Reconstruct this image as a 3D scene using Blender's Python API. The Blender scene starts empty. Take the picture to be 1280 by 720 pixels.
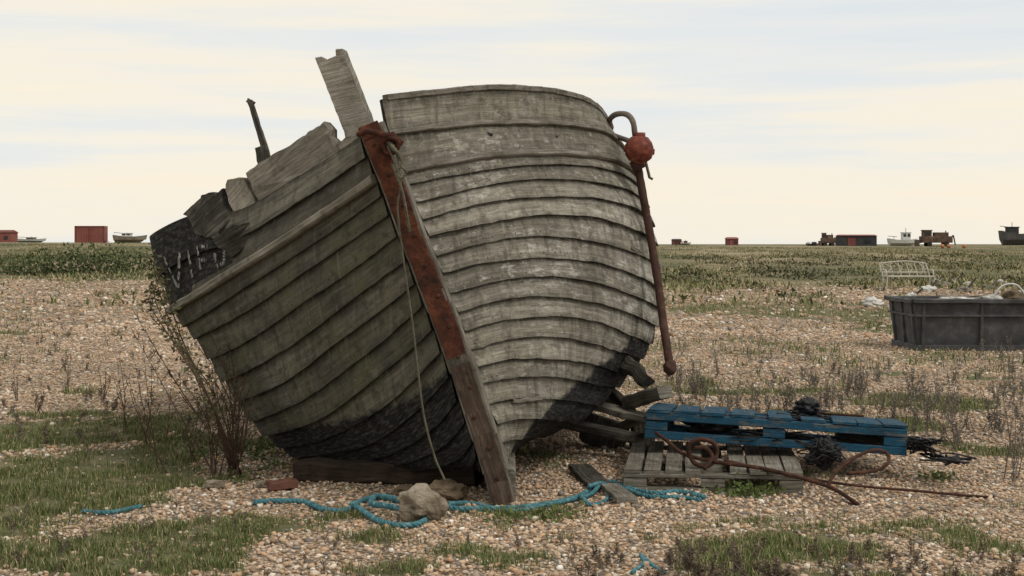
import bpy, math, random
import numpy as np
from mathutils import Vector, Matrix
from mathutils import noise as mn
random.seed(7); rng=np.random.default_rng(7)
F=1760.0; H=1.5
def W(px,py,Y): return Vector(((px-640)*Y/F, Y, H-(py-305)*Y/F))
def hsh(ix,iy,s):
    n=(ix.astype(np.int64)*374761393+iy.astype(np.int64)*668265263+s*974634777)&0xffffffff
    n=((n^(n>>13))*1274126177)&0xffffffff
    n=(n^(n>>16))&0xffff
    return n/65535.0
def vn(x,y,s=0):
    xi=np.floor(x);yi=np.floor(y);fx=x-xi;fy=y-yi
    fx=fx*fx*(3-2*fx);fy=fy*fy*(3-2*fy)
    a=hsh(xi,yi,s);b=hsh(xi+1,yi,s);c=hsh(xi,yi+1,s);d=hsh(xi+1,yi+1,s)
    return (a*(1-fx)+b*fx)*(1-fy)+(c*(1-fx)+d*fx)*fy
def fbm(x,y,s=0,o=4):
    r=0;a=.5;t=0
    for i in range(o):
        r=r+a*vn(x,y,s+i*17);t+=a;a*=.5;x=x*2.03+5.1;y=y*2.03+3.7
    return r/t
def gz(x,y):
    x=np.asarray(x,float);y=np.asarray(y,float)
    t=np.clip((y-60)/170,0,1);t=t*t*(3-2*t)
    z=t*np.clip(1.35-.0045*x,1.0,1.85)
    z=z+(fbm(x*.9,y*.9,3,3)-.5)*.05
    z=z+(fbm(x*.03,y*.03,9,3)-.5)*.4*np.clip((y-30)/60,0,1)
    z=z+(fbm(x*.09,y*.07,19,3)-.5)*.25*np.clip((y-40)/40,0,1)*np.clip((200-y)/60,0,1)
    return z
def gz1(x,y): return float(gz(np.array([x]),np.array([y]))[0])
def Gd(px,py,dz=0):
    Y=F*H/(py-305); X=(px-640)*Y/F
    return Vector((X,Y,gz1(X,Y)+dz))
# ---------------- materials
def newmat(name):
    m=bpy.data.materials.new(name);m.use_nodes=True
    nt=m.node_tree;b=nt.nodes['Principled BSDF'];return m,nt,b
def N(nt,t,**k):
    n=nt.nodes.new(t)
    for a,v in k.items(): setattr(n,a,v)
    return n
def ramp(nt,stops,interp='LINEAR'):
    r=N(nt,'ShaderNodeValToRGB');e=r.color_ramp.elements;r.color_ramp.interpolation=interp
    while len(e)<len(stops): e.new(.5)
    for i,(p,c) in enumerate(stops):
        e[i].position=p;e[i].color=(c[0],c[1],c[2],1) if not isinstance(c,(int,float)) else (c,c,c,1)
    return r
def noise(nt,vec,scale,detail=6,rough=.6):
    n=N(nt,'ShaderNodeTexNoise');n.inputs['Scale'].default_value=scale;n.inputs['Detail'].default_value=min(detail,6)
    n.inputs['Roughness'].default_value=rough
    if vec is not None: nt.links.new(vec,n.inputs['Vector'])
    return n
def mapping(nt,vec,sc):
    m=N(nt,'ShaderNodeMapping');m.inputs['Scale'].default_value=sc;nt.links.new(vec,m.inputs['Vector']);return m.outputs[0]
def mixc(nt,fac,a,b,mode='MIX'):
    m=N(nt,'ShaderNodeMix',data_type='RGBA',blend_type=mode)
    for s,v in ((0,fac),(6,a),(7,b)):
        if hasattr(v,'type') and hasattr(v,'is_output'): nt.links.new(v,m.inputs[s])
        elif s==0: m.inputs[0].default_value=v
        else: m.inputs[s].default_value=(v[0],v[1],v[2],1)
    return m.outputs[2]
def math_(nt,op,a,b=None,clamp=False):
    m=N(nt,'ShaderNodeMath',operation=op,use_clamp=clamp)
    for i,v in enumerate((a,b)):
        if v is None: continue
        if isinstance(v,(int,float)): m.inputs[i].default_value=v
        else: nt.links.new(v,m.inputs[i])
    return m.outputs[0]
def bump(nt,b,h,strength,dist):
    n=N(nt,'ShaderNodeBump');n.inputs['Strength'].default_value=strength;n.inputs['Distance'].default_value=dist
    nt.links.new(h,n.inputs['Height']);nt.links.new(n.outputs[0],b.inputs['Normal'])
def ramp_out(nt,v,a,bb):
    r=ramp(nt,[(a,0.),(bb,1.)]);nt.links.new(v,r.inputs[0]);return r.outputs[0]
def simple(name,c1,c2,scale=8,rough=.85,metal=0,bs=.4,bd=.01,c3=None):
    m,nt,b=newmat(name);tc=N(nt,'ShaderNodeTexCoord').outputs['Object']
    n=noise(nt,tc,scale,8,.65)
    st=[(.3,c1),(.7,c2)] if c3 is None else [(.3,c1),(.52,c2),(.7,c3)]
    r=ramp(nt,st);nt.links.new(n.outputs[0],r.inputs[0]);nt.links.new(r.outputs[0],b.inputs['Base Color'])
    b.inputs['Roughness'].default_value=rough;b.inputs['Metallic'].default_value=metal
    b.inputs['Specular IOR Level'].default_value=.25
    n2=noise(nt,tc,scale*4,6,.7);bump(nt,b,n2.outputs[0],bs,bd);return m
def wood(name,dark,mid,light,gr=1.0,paint=None,pamt=.5,rough=.9):
    m,nt,b=newmat(name);uv=N(nt,'ShaderNodeUVMap').outputs[0];ob=N(nt,'ShaderNodeTexCoord').outputs['Object']
    g=noise(nt,mapping(nt,uv,(1.5,26,1)),2.2*gr,9,.7)
    g2=noise(nt,mapping(nt,uv,(3,110,1)),2*gr,5,.6)
    big=noise(nt,ob,3.3,5,.65)
    f=math_(nt,'ADD',math_(nt,'MULTIPLY',g.outputs[0],.55),math_(nt,'MULTIPLY',big.outputs[0],.45))
    r=ramp(nt,[(.36,dark),(.5,mid),(.64,light)]);nt.links.new(f,r.inputs[0]);col=r.outputs[0]
    if paint:
        pn=noise(nt,mapping(nt,uv,(3,9,1)),2.0,9,.75)
        pr=ramp(nt,[(pamt-.03,1.0),(pamt+.03,0.0)]);nt.links.new(pn.outputs[0],pr.inputs[0])
        pc=mixc(nt,noise(nt,ob,20).outputs[0],[x*.5 for x in paint],[min(1,x*1.4) for x in paint])
        col=mixc(nt,pr.outputs[0],col,pc)
    bl=ramp_out(nt,noise(nt,ob,8,6,.7).outputs[0],.54,.66);col=mixc(nt,math_(nt,'MULTIPLY',bl,.6),col,[x*.6 for x in dark])
    cr=ramp(nt,[(.30,.25),(.40,1.0)]);nt.links.new(g2.outputs[0],cr.inputs[0])
    col=mixc(nt,.75,col,cr.outputs[0],'MULTIPLY')
    nt.links.new(col,b.inputs['Base Color']);b.inputs['Roughness'].default_value=rough
    b.inputs['Specular IOR Level'].default_value=.2
    h=math_(nt,'ADD',g.outputs[0],math_(nt,'MULTIPLY',g2.outputs[0],.8));bump(nt,b,h,.8,.014);return m
M_wood=wood('weathered_wood',(.085,.075,.058),(.18,.162,.132),(.34,.315,.27))
M_wood_l=wood('pale_wood',(.12,.108,.085),(.255,.232,.19),(.43,.4,.335))
M_wood_d=wood('rotten_wood',(.02,.018,.015),(.06,.055,.045),(.2,.18,.15))
M_sleeper=wood('brown_timber',(.02,.014,.01),(.05,.034,.024),(.1,.072,.052))
M_blue=wood('blue_painted_wood',(.05,.055,.06),(.09,.1,.105),(.17,.17,.16),paint=(.018,.08,.135),pamt=.55)
M_rust=simple('rust',(.022,.012,.009),(.075,.026,.015),11,.95,0,.9,.012,(.15,.052,.026))
M_rustd=simple('dark_rust',(.025,.015,.012),(.06,.027,.018),14,.95,0,.8,.01,(.12,.055,.033))
M_redfloat=simple('red_float_paint',(.05,.018,.014),(.18,.045,.028),13,.7,0,.5,.006,(.28,.11,.07))
M_rope=simple('teal_rope',(.025,.075,.09),(.06,.175,.205),30,.9,0,.5,.003,(.18,.3,.32))
M_oldrope=simple('old_rope',(.08,.075,.05),(.17,.16,.11),30,.95)
M_black=simple('black_plastic',(.006,.006,.007),(.022,.022,.024),12,.5)
M_concrete=simple('flint_stone',(.13,.1,.07),(.29,.24,.175),9,.9,0,1.,.03,(.46,.4,.32))
M_brick=simple('old_brick',(.1,.045,.032),(.18,.08,.055),20)
M_tub=simple('grey_plastic',(.035,.035,.036),(.06,.06,.061),5,.7,0,.2,.005,(.11,.11,.108))
M_white=simple('white_paint',(.4,.4,.38),(.68,.67,.63),4,.7)
M_redbox=simple('red_container_paint',(.2,.065,.055),(.3,.11,.085),.6,.8)
M_dkshed=simple('dark_shed_paint',(.03,.03,.035),(.06,.055,.055),1,.9)
M_maroon=simple('maroon_paint',(.13,.045,.04),(.2,.07,.06),1,.9)
M_dkhull=simple('dark_hull_paint',(.05,.05,.05),(.12,.115,.11),2,.8)
M_tanhull=simple('tan_hull_paint',(.15,.12,.09),(.3,.25,.19),1,.9)
M_glass=simple('window_glass',(.02,.025,.03),(.04,.045,.05),1,.2)
M_tyre=simple('track_rubber',(.02,.02,.02),(.05,.04,.035),4,.9)
M_orange=simple('orange_buoy',(.35,.12,.05),(.42,.2,.1),2,.7)
def vcol(name,rough=.9):
    m,nt,b=newmat(name);a=N(nt,'ShaderNodeAttribute',attribute_name='Col')
    nt.links.new(a.outputs['Color'],b.inputs['Base Color'])
    b.inputs['Roughness'].default_value=rough;b.inputs['Specular IOR Level'].default_value=.2;return m
M_peb=vcol('pebble_stone',.8);M_grass=vcol('grass_blades',.85)
M_stalk=simple('dry_stalk',(.045,.028,.02),(.12,.08,.055),10);M_leafg=simple('weed_leaf',(.06,.06,.03),(.13,.12,.055),20)
M_stalkg=simple('grey_stalk',(.1,.08,.065),(.2,.17,.14),10)
M_leafgreen=simple('green_leaf',(.06,.09,.025),(.13,.16,.05),20)
M_leafd=simple('dry_leaf',(.09,.065,.045),(.2,.155,.1),20);M_leafgrey=simple('grey_weed_leaf',(.12,.11,.09),(.25,.225,.18),20)

def hullmat(name,dark,mid,light,paint,pamt,lich):
    m,nt,b=newmat(name);uv=N(nt,'ShaderNodeUVMap').outputs[0];ob=N(nt,'ShaderNodeTexCoord').outputs['Object']
    g=noise(nt,mapping(nt,uv,(1.2,16,1)),2.2,9,.72)
    g2=noise(nt,mapping(nt,uv,(2.5,120,1)),2,5,.6)
    big=noise(nt,ob,1.6,6,.65)
    f=math_(nt,'ADD',math_(nt,'MULTIPLY',g.outputs[0],.6),math_(nt,'MULTIPLY',big.outputs[0],.4))
    r=ramp(nt,[(.38,dark),(.5,mid),(.61,light)]);nt.links.new(f,r.inputs[0]);col=r.outputs[0]
    at=N(nt,'ShaderNodeAttribute',attribute_name='Mask');sp=N(nt,'ShaderNodeSeparateColor');nt.links.new(at.outputs['Color'],sp.inputs[0])
    tone=ramp(nt,[(0,.74),(1,1.2)]);nt.links.new(at.outputs['Alpha'],tone.inputs[0])
    col=mixc(nt,1.,col,tone.outputs[0],'MULTIPLY')
    pn=noise(nt,mapping(nt,uv,(2.2,6,1)),4.0,10,.8)
    pv=math_(nt,'ADD',pn.outputs[0],math_(nt,'MULTIPLY',math_(nt,'SUBTRACT',big.outputs[0],.5),.6))
    pr=ramp(nt,[(pamt-.02,0.),(pamt+.06,.75)]);nt.links.new(pv,pr.inputs[0])
    col=mixc(nt,pr.outputs[0],col,paint)
    gn=noise(nt,ob,3.2,6,.7);ga=math_(nt,'MULTIPLY',sp.outputs[1],ramp_out(nt,gn.outputs[0],.42,.62))
    col=mixc(nt,ga,col,lich)
    bn=noise(nt,ob,11,6,.75);col=mixc(nt,math_(nt,'MULTIPLY',ramp_out(nt,bn.outputs[0],.52,.64),.65),col,[x*.7 for x in dark])
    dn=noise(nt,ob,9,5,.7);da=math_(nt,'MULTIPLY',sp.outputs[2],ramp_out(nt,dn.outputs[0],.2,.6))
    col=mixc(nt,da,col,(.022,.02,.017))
    st=noise(nt,mapping(nt,ob,(11,11,.9)),1.6,5,.65);col=mixc(nt,math_(nt,'MULTIPLY',ramp_out(nt,st.outputs[0],.5,.68),.6),col,(.065,.057,.044))
    s2=noise(nt,mapping(nt,ob,(23,23,1.3)),1.3,4,.6);col=mixc(nt,math_(nt,'MULTIPLY',ramp_out(nt,s2.outputs[0],.56,.7),.3),col,[x*1.1 for x in light])
    tn=noise(nt,ob,4.5,8,.7);tt=math_(nt,'ADD',sp.outputs[0],math_(nt,'MULTIPLY',math_(nt,'SUBTRACT',tn.outputs[0],.5),.8))
    tarc=mixc(nt,ramp_out(nt,noise(nt,mapping(nt,uv,(3,12,1)),4,8,.8).outputs[0],.48,.66),(.014,.014,.014),(.095,.09,.08))
    col=mixc(nt,ramp_out(nt,tt,.46,.57),col,tarc)
    cr=ramp(nt,[(.28,.35),(.38,1.0)]);nt.links.new(g2.outputs[0],cr.inputs[0]);col=mixc(nt,.7,col,cr.outputs[0],'MULTIPLY')
    nt.links.new(col,b.inputs['Base Color']);b.inputs['Roughness'].default_value=.88;b.inputs['Specular IOR Level'].default_value=.2
    h=math_(nt,'ADD',math_(nt,'ADD',g.outputs[0],math_(nt,'MULTIPLY',g2.outputs[0],.6)),math_(nt,'MULTIPLY',pr.outputs[0],.3));bump(nt,b,h,.8,.014);return m
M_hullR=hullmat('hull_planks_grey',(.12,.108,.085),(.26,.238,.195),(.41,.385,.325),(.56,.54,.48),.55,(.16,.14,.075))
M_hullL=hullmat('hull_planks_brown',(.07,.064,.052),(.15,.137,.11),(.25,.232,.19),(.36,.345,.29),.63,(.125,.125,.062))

# ---------------- mesh builder
class MB:
    def __init__(s): s.v=[];s.f=[];s.uv=[];s.m=[]
    def add(s,p): s.v.append(tuple(p));return len(s.v)-1
    def face(s,ix,uv=None,m=0): s.f.append(tuple(ix));s.uv.append(uv or [(0,0)]*len(ix));s.m.append(m)
    def beam(s,p0,p1,w,h,up=(0,0,1),m=0,seg=4,jit=.0,taper=1.,ch=.14):
        p0=Vector(p0);p1=Vector(p1);d=(p1-p0);L=d.length;d.normalize();up=Vector(up)
        sd=d.cross(up).normalized();u=sd.cross(d).normalized();c=min(w,h)*ch
        o=random.random()*20;rings=[]
        for i in range(seg+1):
            t=i/seg;k=1+(taper-1)*t;ww=w/2*k;hh=h/2*k;P=p0+d*L*t
            off=sd*random.uniform(-jit,jit)+u*random.uniform(-jit,jit)
            sec=[(-ww+c,-hh),(ww-c,-hh),(ww,-hh+c),(ww,hh-c),(ww-c,hh),(-ww+c,hh),(-ww,hh-c),(-ww,-hh+c)]
            rings.append([s.add(P+off+sd*(a+random.uniform(-jit,jit)*.5)+u*(b+random.uniform(-jit,jit)*.5)+(d*random.uniform(-jit,jit)*1.5 if i in(0,seg) else Vector())) for a,b in sec])
        per=[0]
        sec0=[(-w/2+c,-h/2),(w/2-c,-h/2),(w/2,-h/2+c),(w/2,h/2-c),(w/2-c,h/2),(-w/2+c,h/2),(-w/2,h/2-c),(-w/2,-h/2+c)]
        for j in range(8):
            a=sec0[j];b=sec0[(j+1)%8];per.append(per[-1]+math.hypot(a[0]-b[0],a[1]-b[1]))
        for i in range(seg):
            for j in range(8):
                k=(j+1)%8;x0=o+L*i/seg;x1=o+L*(i+1)/seg
                s.face([rings[i][j],rings[i][k],rings[i+1][k],rings[i+1][j]],[(x0,per[j]+o),(x0,per[j+1]+o),(x1,per[j+1]+o),(x1,per[j]+o)],m)
        for r,fl in((rings[0],1),(rings[-1],0)):
            rr=list(reversed(r)) if fl else list(r)
            s.face(rr,[(o+sec0[q][0],o+sec0[q][1]) for q in (range(7,-1,-1) if fl else range(8))],m)
    def tube(s,pts,r,n=8,m=0,cap=True):
        pts=[Vector(p) for p in pts];k=len(pts);rs=r if isinstance(r,(list,tuple)) else [r]*k
        ref=Vector((0.3,0.2,1)).normalized();rings=[];acc=0;us=[]
        for i,p in enumerate(pts):
            d=(pts[min(i+1,k-1)]-pts[max(i-1,0)])
            if d.length<1e-9: d=Vector((0,0,1))
            d.normalize()
            a=d.cross(ref)
            if a.length<1e-3: a=d.cross(Vector((1,0,0)))
            a.normalize();b=d.cross(a).normalized()
            rings.append([s.add(p+(a*math.cos(2*math.pi*j/n)+b*math.sin(2*math.pi*j/n))*rs[i]) for j in range(n)])
            if i: acc+=(pts[i]-pts[i-1]).length
            us.append(acc)
        for i in range(k-1):
            for j in range(n):
                q=(j+1)%n
                s.face([rings[i][j],rings[i+1][j],rings[i+1][q],rings[i][q]],[(us[i],j*.02),(us[i+1],j*.02),(us[i+1],j*.02+.02),(us[i],j*.02+.02)],m)
        if cap: s.face(rings[0],None,m);s.face(list(reversed(rings[-1])),None,m)
    def prism(s,pts,back,m=0,rings=3,jit=.0):
        c=sum((Vector(p) for p in pts),Vector())/len(pts);back=Vector(back);R=[]
        P=[]
        for i in range(len(pts)):
            a=Vector(pts[i]);b=Vector(pts[(i+1)%len(pts)]);n=max(1,int((b-a).length/.035))
            for j in range(n): P.append(a.lerp(b,j/n)+Vector((random.uniform(-jit,jit),random.uniform(-jit,jit),random.uniform(-jit,jit))))
        ax=(Vector(pts[1])-Vector(pts[0])).normalized();nn=back.normalized();ay=nn.cross(ax)
        for (t,sc) in ((0,.965),(.1,1),(.9,1),(1,.965)):
            R.append([s.add(c+(p-c)*sc+back*t) for p in P])
        o=random.random()*10
        def U(p): return (o+(p-c).dot(ax),o+(p-c).dot(ay))
        n=len(P)
        for i in range(3):
            for j in range(n):
                k=(j+1)%n;u0=U(P[j]);u1=U(P[k])
                s.face([R[i][j],R[i+1][j],R[i+1][k],R[i][k]],[u0,(u0[0],u0[1]+.05),(u1[0],u1[1]+.05),u1],m)
        s.face(R[0],[U(p) for p in P],m);s.face(list(reversed(R[-1])),[U(p) for p in reversed(P)],m)
    def ball(s,c,r,m=0,sc=(1,1,1),nu=20,nv=12,rough=0,seed=0,fr=1.6):
        c=Vector(c);g=[]
        for i in range(nv+1):
            th=math.pi*i/nv;row=[]
            for j in range(nu):
                ph=2*math.pi*j/nu;d=Vector((math.sin(th)*math.cos(ph),math.sin(th)*math.sin(ph),math.cos(th)))
                k=1
                if rough: k=1+rough*mn.noise(d*fr+Vector((seed,0,0)))*1.2+rough*.5*mn.noise(d*fr*2.5+Vector((0,seed,0)))
                row.append(s.add(c+Vector((d.x*sc[0],d.y*sc[1],d.z*sc[2]))*r*k))
            g.append(row)
        for i in range(nv):
            for j in range(nu):
                k=(j+1)%nu;s.face([g[i][j],g[i+1][j],g[i+1][k],g[i][k]],None,m)
    def box(s,c,sx,sy,sz,m=0,rot=0,ch=.04):
        c=Vector(c);a=Vector((math.cos(rot),math.sin(rot),0))
        s.beam(c-a*sx/2,c+a*sx/2,sy,sz,m=m,seg=1,ch=ch)
    def obj(s,name,mats,parent=None,smooth=False):
        me=bpy.data.meshes.new(name);me.from_pydata(s.v,[],s.f)
        for mt in (mats if isinstance(mats,(list,tuple)) else [mats]): me.materials.append(mt)
        me.polygons.foreach_set('material_index',s.m)
        uvl=me.uv_layers.new(name='UVMap');uvl.data.foreach_set('uv',[c for f in s.uv for p in f for c in p])
        if smooth: me.polygons.foreach_set('use_smooth',[True]*len(s.f))
        me.update()
        o=bpy.data.objects.new(name,me);bpy.context.scene.collection.objects.link(o)
        if parent: o.parent=parent
        return o
def empty(name,loc=(0,0,0)):
    e=bpy.data.objects.new(name,None);e.empty_display_size=.2;bpy.context.scene.collection.objects.link(e);return e
def crv(pts,n=12):
    pts=[Vector(p) for p in pts];P=[pts[0]*2-pts[1]]+pts+[pts[-1]*2-pts[-2]];out=[]
    for i in range(1,len(P)-2):
        for j in range(n):
            t=j/n;a,b,c,d=P[i-1],P[i],P[i+1],P[i+2]
            out.append(.5*((2*b)+(c-a)*t+(2*a-5*b+4*c-d)*t*t+(3*b-a-3*c+d)*t**3))
    out.append(pts[-1]);return out
def resample(pts,step):
    out=[pts[0]];acc=0
    for i in range(1,len(pts)):
        a=pts[i-1];b=pts[i];L=(b-a).length
        while acc+L>=step:
            t=(step-acc)/L;a=a.lerp(b,t);out.append(a.copy());L=(b-a).length;acc=0
        acc+=L
    return out
def rope(mb,pts,r,m=0,pitch=5.):
    P=resample(crv(pts,20),r*.8);k=len(P)
    if k<4:return
    strands=[[],[],[]]
    for i,p in enumerate(P):
        d=(P[min(i+1,k-1)]-P[max(i-1,0)]).normalized();a=d.cross(Vector((.2,.1,1))).normalized();b=d.cross(a)
        for q in range(3):
            th=i*r*.8/(r*pitch)*2*math.pi+q*2*math.pi/3
            strands[q].append(p+(a*math.cos(th)+b*math.sin(th))*r*.5)
    for st in strands: mb.tube(st,r*.56,6,m)

# ---------------- hull surface
def build_side(rows,deps,side):
    G=[]
    for row,dp in zip(rows,deps):
        pts=[W(p[0],p[1],d) for p,d in zip(row,dp)]
        l=pts[-1];cx=-.04-.42*l.z
        for dy,k,dz,out in((1.0,0,0,.04),(2.2,.04,0,.05),(3.4,.18,.02,0),(4.3,.38,.08,0)):
            x=l.x+(cx-l.x)*k+side*out*min(1,abs(l.x-cx)*2)
            pts.append(Vector((x,l.y+dy,max(l.z+dz,0.0))))
        G.append([tuple(p) for p in pts])
    return np.array(G)
def crw(t): return np.array([-.5*t+t*t-.5*t**3,1-2.5*t*t+1.5*t**3,.5*t+2*t*t-1.5*t**3,-.5*t*t+.5*t**3])
class Surf:
    def __init__(s,G,side):
        R,C,_=G.shape;E=np.zeros((R+2,C+2,3));E[1:-1,1:-1]=G
        E[0,1:-1]=2*G[0]-G[1];E[-1,1:-1]=2*G[-1]-G[-2];E[:,0]=2*E[:,1]-E[:,2];E[:,-1]=2*E[:,-2]-E[:,-3]
        s.E=E;s.R=R;s.C=C;s.side=side
    def p(s,u,v):
        i=int(min(max(math.floor(v),0),s.R-2));j=int(min(max(math.floor(u),0),s.C-2))
        wv=crw(v-i);wu=crw(u-j);return Vector(np.einsum('i,j,ijk->k',wv,wu,s.E[i:i+4,j:j+4]))
    def n(s,u,v):
        e=.05;a=s.p(u+e,v)-s.p(u-e,v);b=s.p(u,v+e)-s.p(u,v-e)
        n=a.cross(b).normalized()
        p=s.p(u,v);c=Vector((-.04-.42*max(p.z,0.9),12.5,max(p.z,.9)))
        if n.dot(p-c)<0:n=-n
        return n
    def o(s,u,v,off=0): return s.p(u,v)+s.n(u,v)*off
Rr=[[(477,124),(545,117),(620,111),(700,117),(745,133),(763,162)],
    [(484,166),(550,158),(622,153),(700,154),(752,164),(776,186)],
    [(500,213),(570,200),(640,192),(712,192),(765,200),(794,220)],
    [(526,275),(592,258),(662,247),(735,248),(790,262),(813,282)],
    [(551,343),(612,328),(682,322),(748,330),(800,348),(822,362)],
    [(578,415),(628,400),(687,395),(742,402),(788,418),(812,428)],
    [(600,480),(636,472),(680,470),(720,474),(750,480),(772,480)],
    [(616,530),(640,523),(665,521),(688,521),(706,523),(722,524)],
    [(626,578),(630,573),(632,569),(634,565),(637,560),(640,553)]]
dR=[8.2,8.4,8.7,9.08,9.52,10.05]
DR=[dR]*7+[[8.2,8.4,8.65,8.95,9.3,9.7],[8.2,8.45,8.7,9.05,9.5,9.9]]
Lr=[[(450,170),(425,188),(370,222),(300,262),(236,270),(187,296)],
    [(470,222),(420,258),(360,298),(300,335),(250,365),(218,385)],
    [(487,268),(435,305),(375,345),(320,382),(275,408),(246,422)],
    [(509,325),(460,362),(405,402),(355,438),(312,462),(281,474)],
    [(531,382),(487,420),(435,460),(388,495),(345,515),(315,524)],
    [(553,440),(515,478),(470,515),(425,540),(382,552),(350,555)],
    [(574,500),(548,530),(510,556),(470,570),(425,576),(388,574)],
    [(593,552),(574,572),(543,582),(508,585),(468,583),(440,574)],
    [(605,592),(606,588),(610,582),(614,574),(620,565),(627,555)]]
dL=[8.2,8.36,8.62,8.97,9.42,9.95]
DL=[dL]*5+[[8.2,8.36,8.6,8.95,9.4,9.85],[8.2,8.36,8.6,8.92,9.3,9.7],[8.2,8.36,8.56,8.9,9.3,9.75],[8.2,8.4,8.6,8.9,9.4,9.9]]
SR=Surf(build_side(Rr,DR,1),1);SL=Surf(build_side(Lr,DL,-1),-1)
def tarL(u,v):
    b=np.interp(u,[0,1,2,3,4,5,9],[5.35,5.25,4.95,4.65,4.45,4.7,4.7]);t=.5+(v-b)*.9
    if v<1.0: t=max(t,.46+(u-3.15)*.5) if u<4 else max(t,.68)
    return t
def tarR(u,v):
    b=np.interp(u,[0,1,2,3,4,5,9],[9,8.6,7.4,6.1,5.1,4.75,4.7]);return .5+(v-b)*.7
def strakes(name,S,edges,tar,green,mat,parent,umax):
    V=[];Fc=[];UV=[];MK=[];n=84
    us=[i/n*umax for i in range(n+1)]
    for k in range(len(edges)-1):
        va,vb=edges[k],edges[k+1];proud=.024*random.uniform(.8,1.25);ph=random.random()*50;tone=random.random()
        wob=lambda u,e: .011*math.sin(u*2.1+e*7.3)*(0 if e in(0,edges[-1]) else 1)+.02*(float(vn(np.array([u*6.]),np.array([e*9.]),5)[0])-.5)
        L=0;prev=None;cols=[];uoff=random.random()*30
        for i,u in enumerate(us):
            a=va+wob(u,va);b=vb+wob(u,vb);ring=[]
            pr=proud*(1+.5*(float(vn(np.array([u*2.3]),np.array([vb*5.]),8)[0])-.4))
            for (t,off) in ((-.06,.000),(.33,pr*.4),(.7,pr*.75),(1.,pr),(1.,-.004)):
                v=max(a+(b-a)*t,0);ring.append(S.o(u,v,off+.002))
            inn=[S.o(u,a,-.028),S.o(u,b,-.022)]
            if prev is not None:L+=(ring[1]-prev).length
            prev=ring[1];cols.append((u,a,b,L,ring,inn))
        hgt=(cols[10][4][0]-cols[10][4][3]).length
        def emit(getp,mks,vv):
            base=len(V)
            for (u,a,b,L,ring,inn) in cols:
                for q,P in enumerate(getp(ring,inn)):
                    V.append(tuple(P));t=vv[q];v=a+(b-a)*t
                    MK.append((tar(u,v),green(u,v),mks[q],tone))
            m=len(vv)
            for i in range(n):
                for q in range(m-1):
                    Fc.append([base+i*m+q,base+i*m+q+1,base+(i+1)*m+q+1,base+(i+1)*m+q])
                    l0=cols[i][3]+uoff;l1=cols[i+1][3]+uoff
                    UV.extend([(l0,ph+vv[q]*hgt),(l0,ph+vv[q+1]*hgt),(l1,ph+vv[q+1]*hgt),(l1,ph+vv[q]*hgt)])
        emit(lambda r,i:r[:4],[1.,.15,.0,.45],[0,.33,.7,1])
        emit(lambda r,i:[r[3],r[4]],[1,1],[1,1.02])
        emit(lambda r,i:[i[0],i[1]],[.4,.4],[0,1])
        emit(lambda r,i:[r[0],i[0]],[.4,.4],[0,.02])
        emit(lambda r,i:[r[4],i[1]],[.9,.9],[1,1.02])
    me=bpy.data.meshes.new(name);me.from_pydata(V,[],Fc);me.materials.append(mat)
    uvl=me.uv_layers.new(name='UVMap');uvl.data.foreach_set('uv',[c for p in UV for c in p])
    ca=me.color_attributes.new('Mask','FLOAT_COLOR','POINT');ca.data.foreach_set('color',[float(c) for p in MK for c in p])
    me.polygons.foreach_set('use_smooth',[True]*len(Fc));me.update()
    o=bpy.data.objects.new(name,me);bpy.context.scene.collection.objects.link(o);o.parent=parent;return o
boat=empty('derelict_wooden_boat')
eR=[0,1,1.98]+[2+ i/3 for i in range(1,4)]+[3+i/3 for i in range(1,4)]+[4+i/3 for i in range(1,4)]+[5+i/3 for i in range(1,4)]+[6.5,7,7.5,8]
eL=[0,.5,1.0]+[1+i*.5 for i in range(1,15)]
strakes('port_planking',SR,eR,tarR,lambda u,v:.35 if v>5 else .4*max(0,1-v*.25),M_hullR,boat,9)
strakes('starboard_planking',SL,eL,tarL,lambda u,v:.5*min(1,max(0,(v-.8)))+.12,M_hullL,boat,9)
def rail(S,v,u0,u1,w,name,mat,off=.02):
    mb=MB();rings=[];L=0
    for i in range(61):
        u=u0+(u1-u0)*i/60;n=S.n(u,v);a=(S.p(u,v+.1)-S.p(u,v-.1)).normalized();P=S.p(u,v)+n*off
        if i:L+=(P-pp).length
        pp=P;j=random.uniform(-.003,.003)
        rings.append([mb.add(P+a*(x*w+j)+n*y*w) for x,y in ((-.5,-.5),(-.5,.25),(-.3,.5),(.3,.5),(.5,.25),(.5,-.5))]);
        if i:
            for q in range(5): mb.face([rings[-2][q],rings[-2][q+1],rings[-1][q+1],rings[-1][q]],[(L-.1,q*w*.5),(L-.1,q*w*.5+w*.5),(L,q*w*.5+w*.5),(L,q*w*.5)])
    mb.face(rings[0]);mb.face(rings[-1]);return mb.obj(name,mat,boat)
rail(SR,1.03,0,9,.03,'port_upper_rail',M_wood)
rail(SR,2.02,0,9,.04,'port_rub_rail',M_wood)
rail(SL,1.02,0,9,.055,'starboard_rub_rail',M_wood_l,.03)
def sheetgrid(A,B,name,mat,nv=14):
    mb=MB();g=[]
    for i,(a,b) in enumerate(zip(A,B)):
        g.append([mb.add(a.lerp(b,j/nv)+Vector((0,0,.08*math.sin(math.pi*j/nv)))) for j in range(nv+1)])
    for i in range(len(A)-1):
        for j in range(nv):
            y0=A[i].y;y1=A[i+1].y
            mb.face([g[i][j],g[i][j+1],g[i+1][j+1],g[i+1][j]],[(y0,j*.2),(y0,j*.2+.2),(y1,j*.2+.2),(y1,j*.2)])
    return mb.obj(name,mat,boat)
us=[.15+i*8.8/40 for i in range(41)]
sheetgrid([SL.o(u,.9,-.05) for u in us],[SR.o(u,1.25,-.05) for u in us],'deck',M_wood)
mb=MB();ring=[SL.p(9,v*.25) for v in range(33)]+[SR.p(9,8-v*.25) for v in range(33)]
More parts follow.
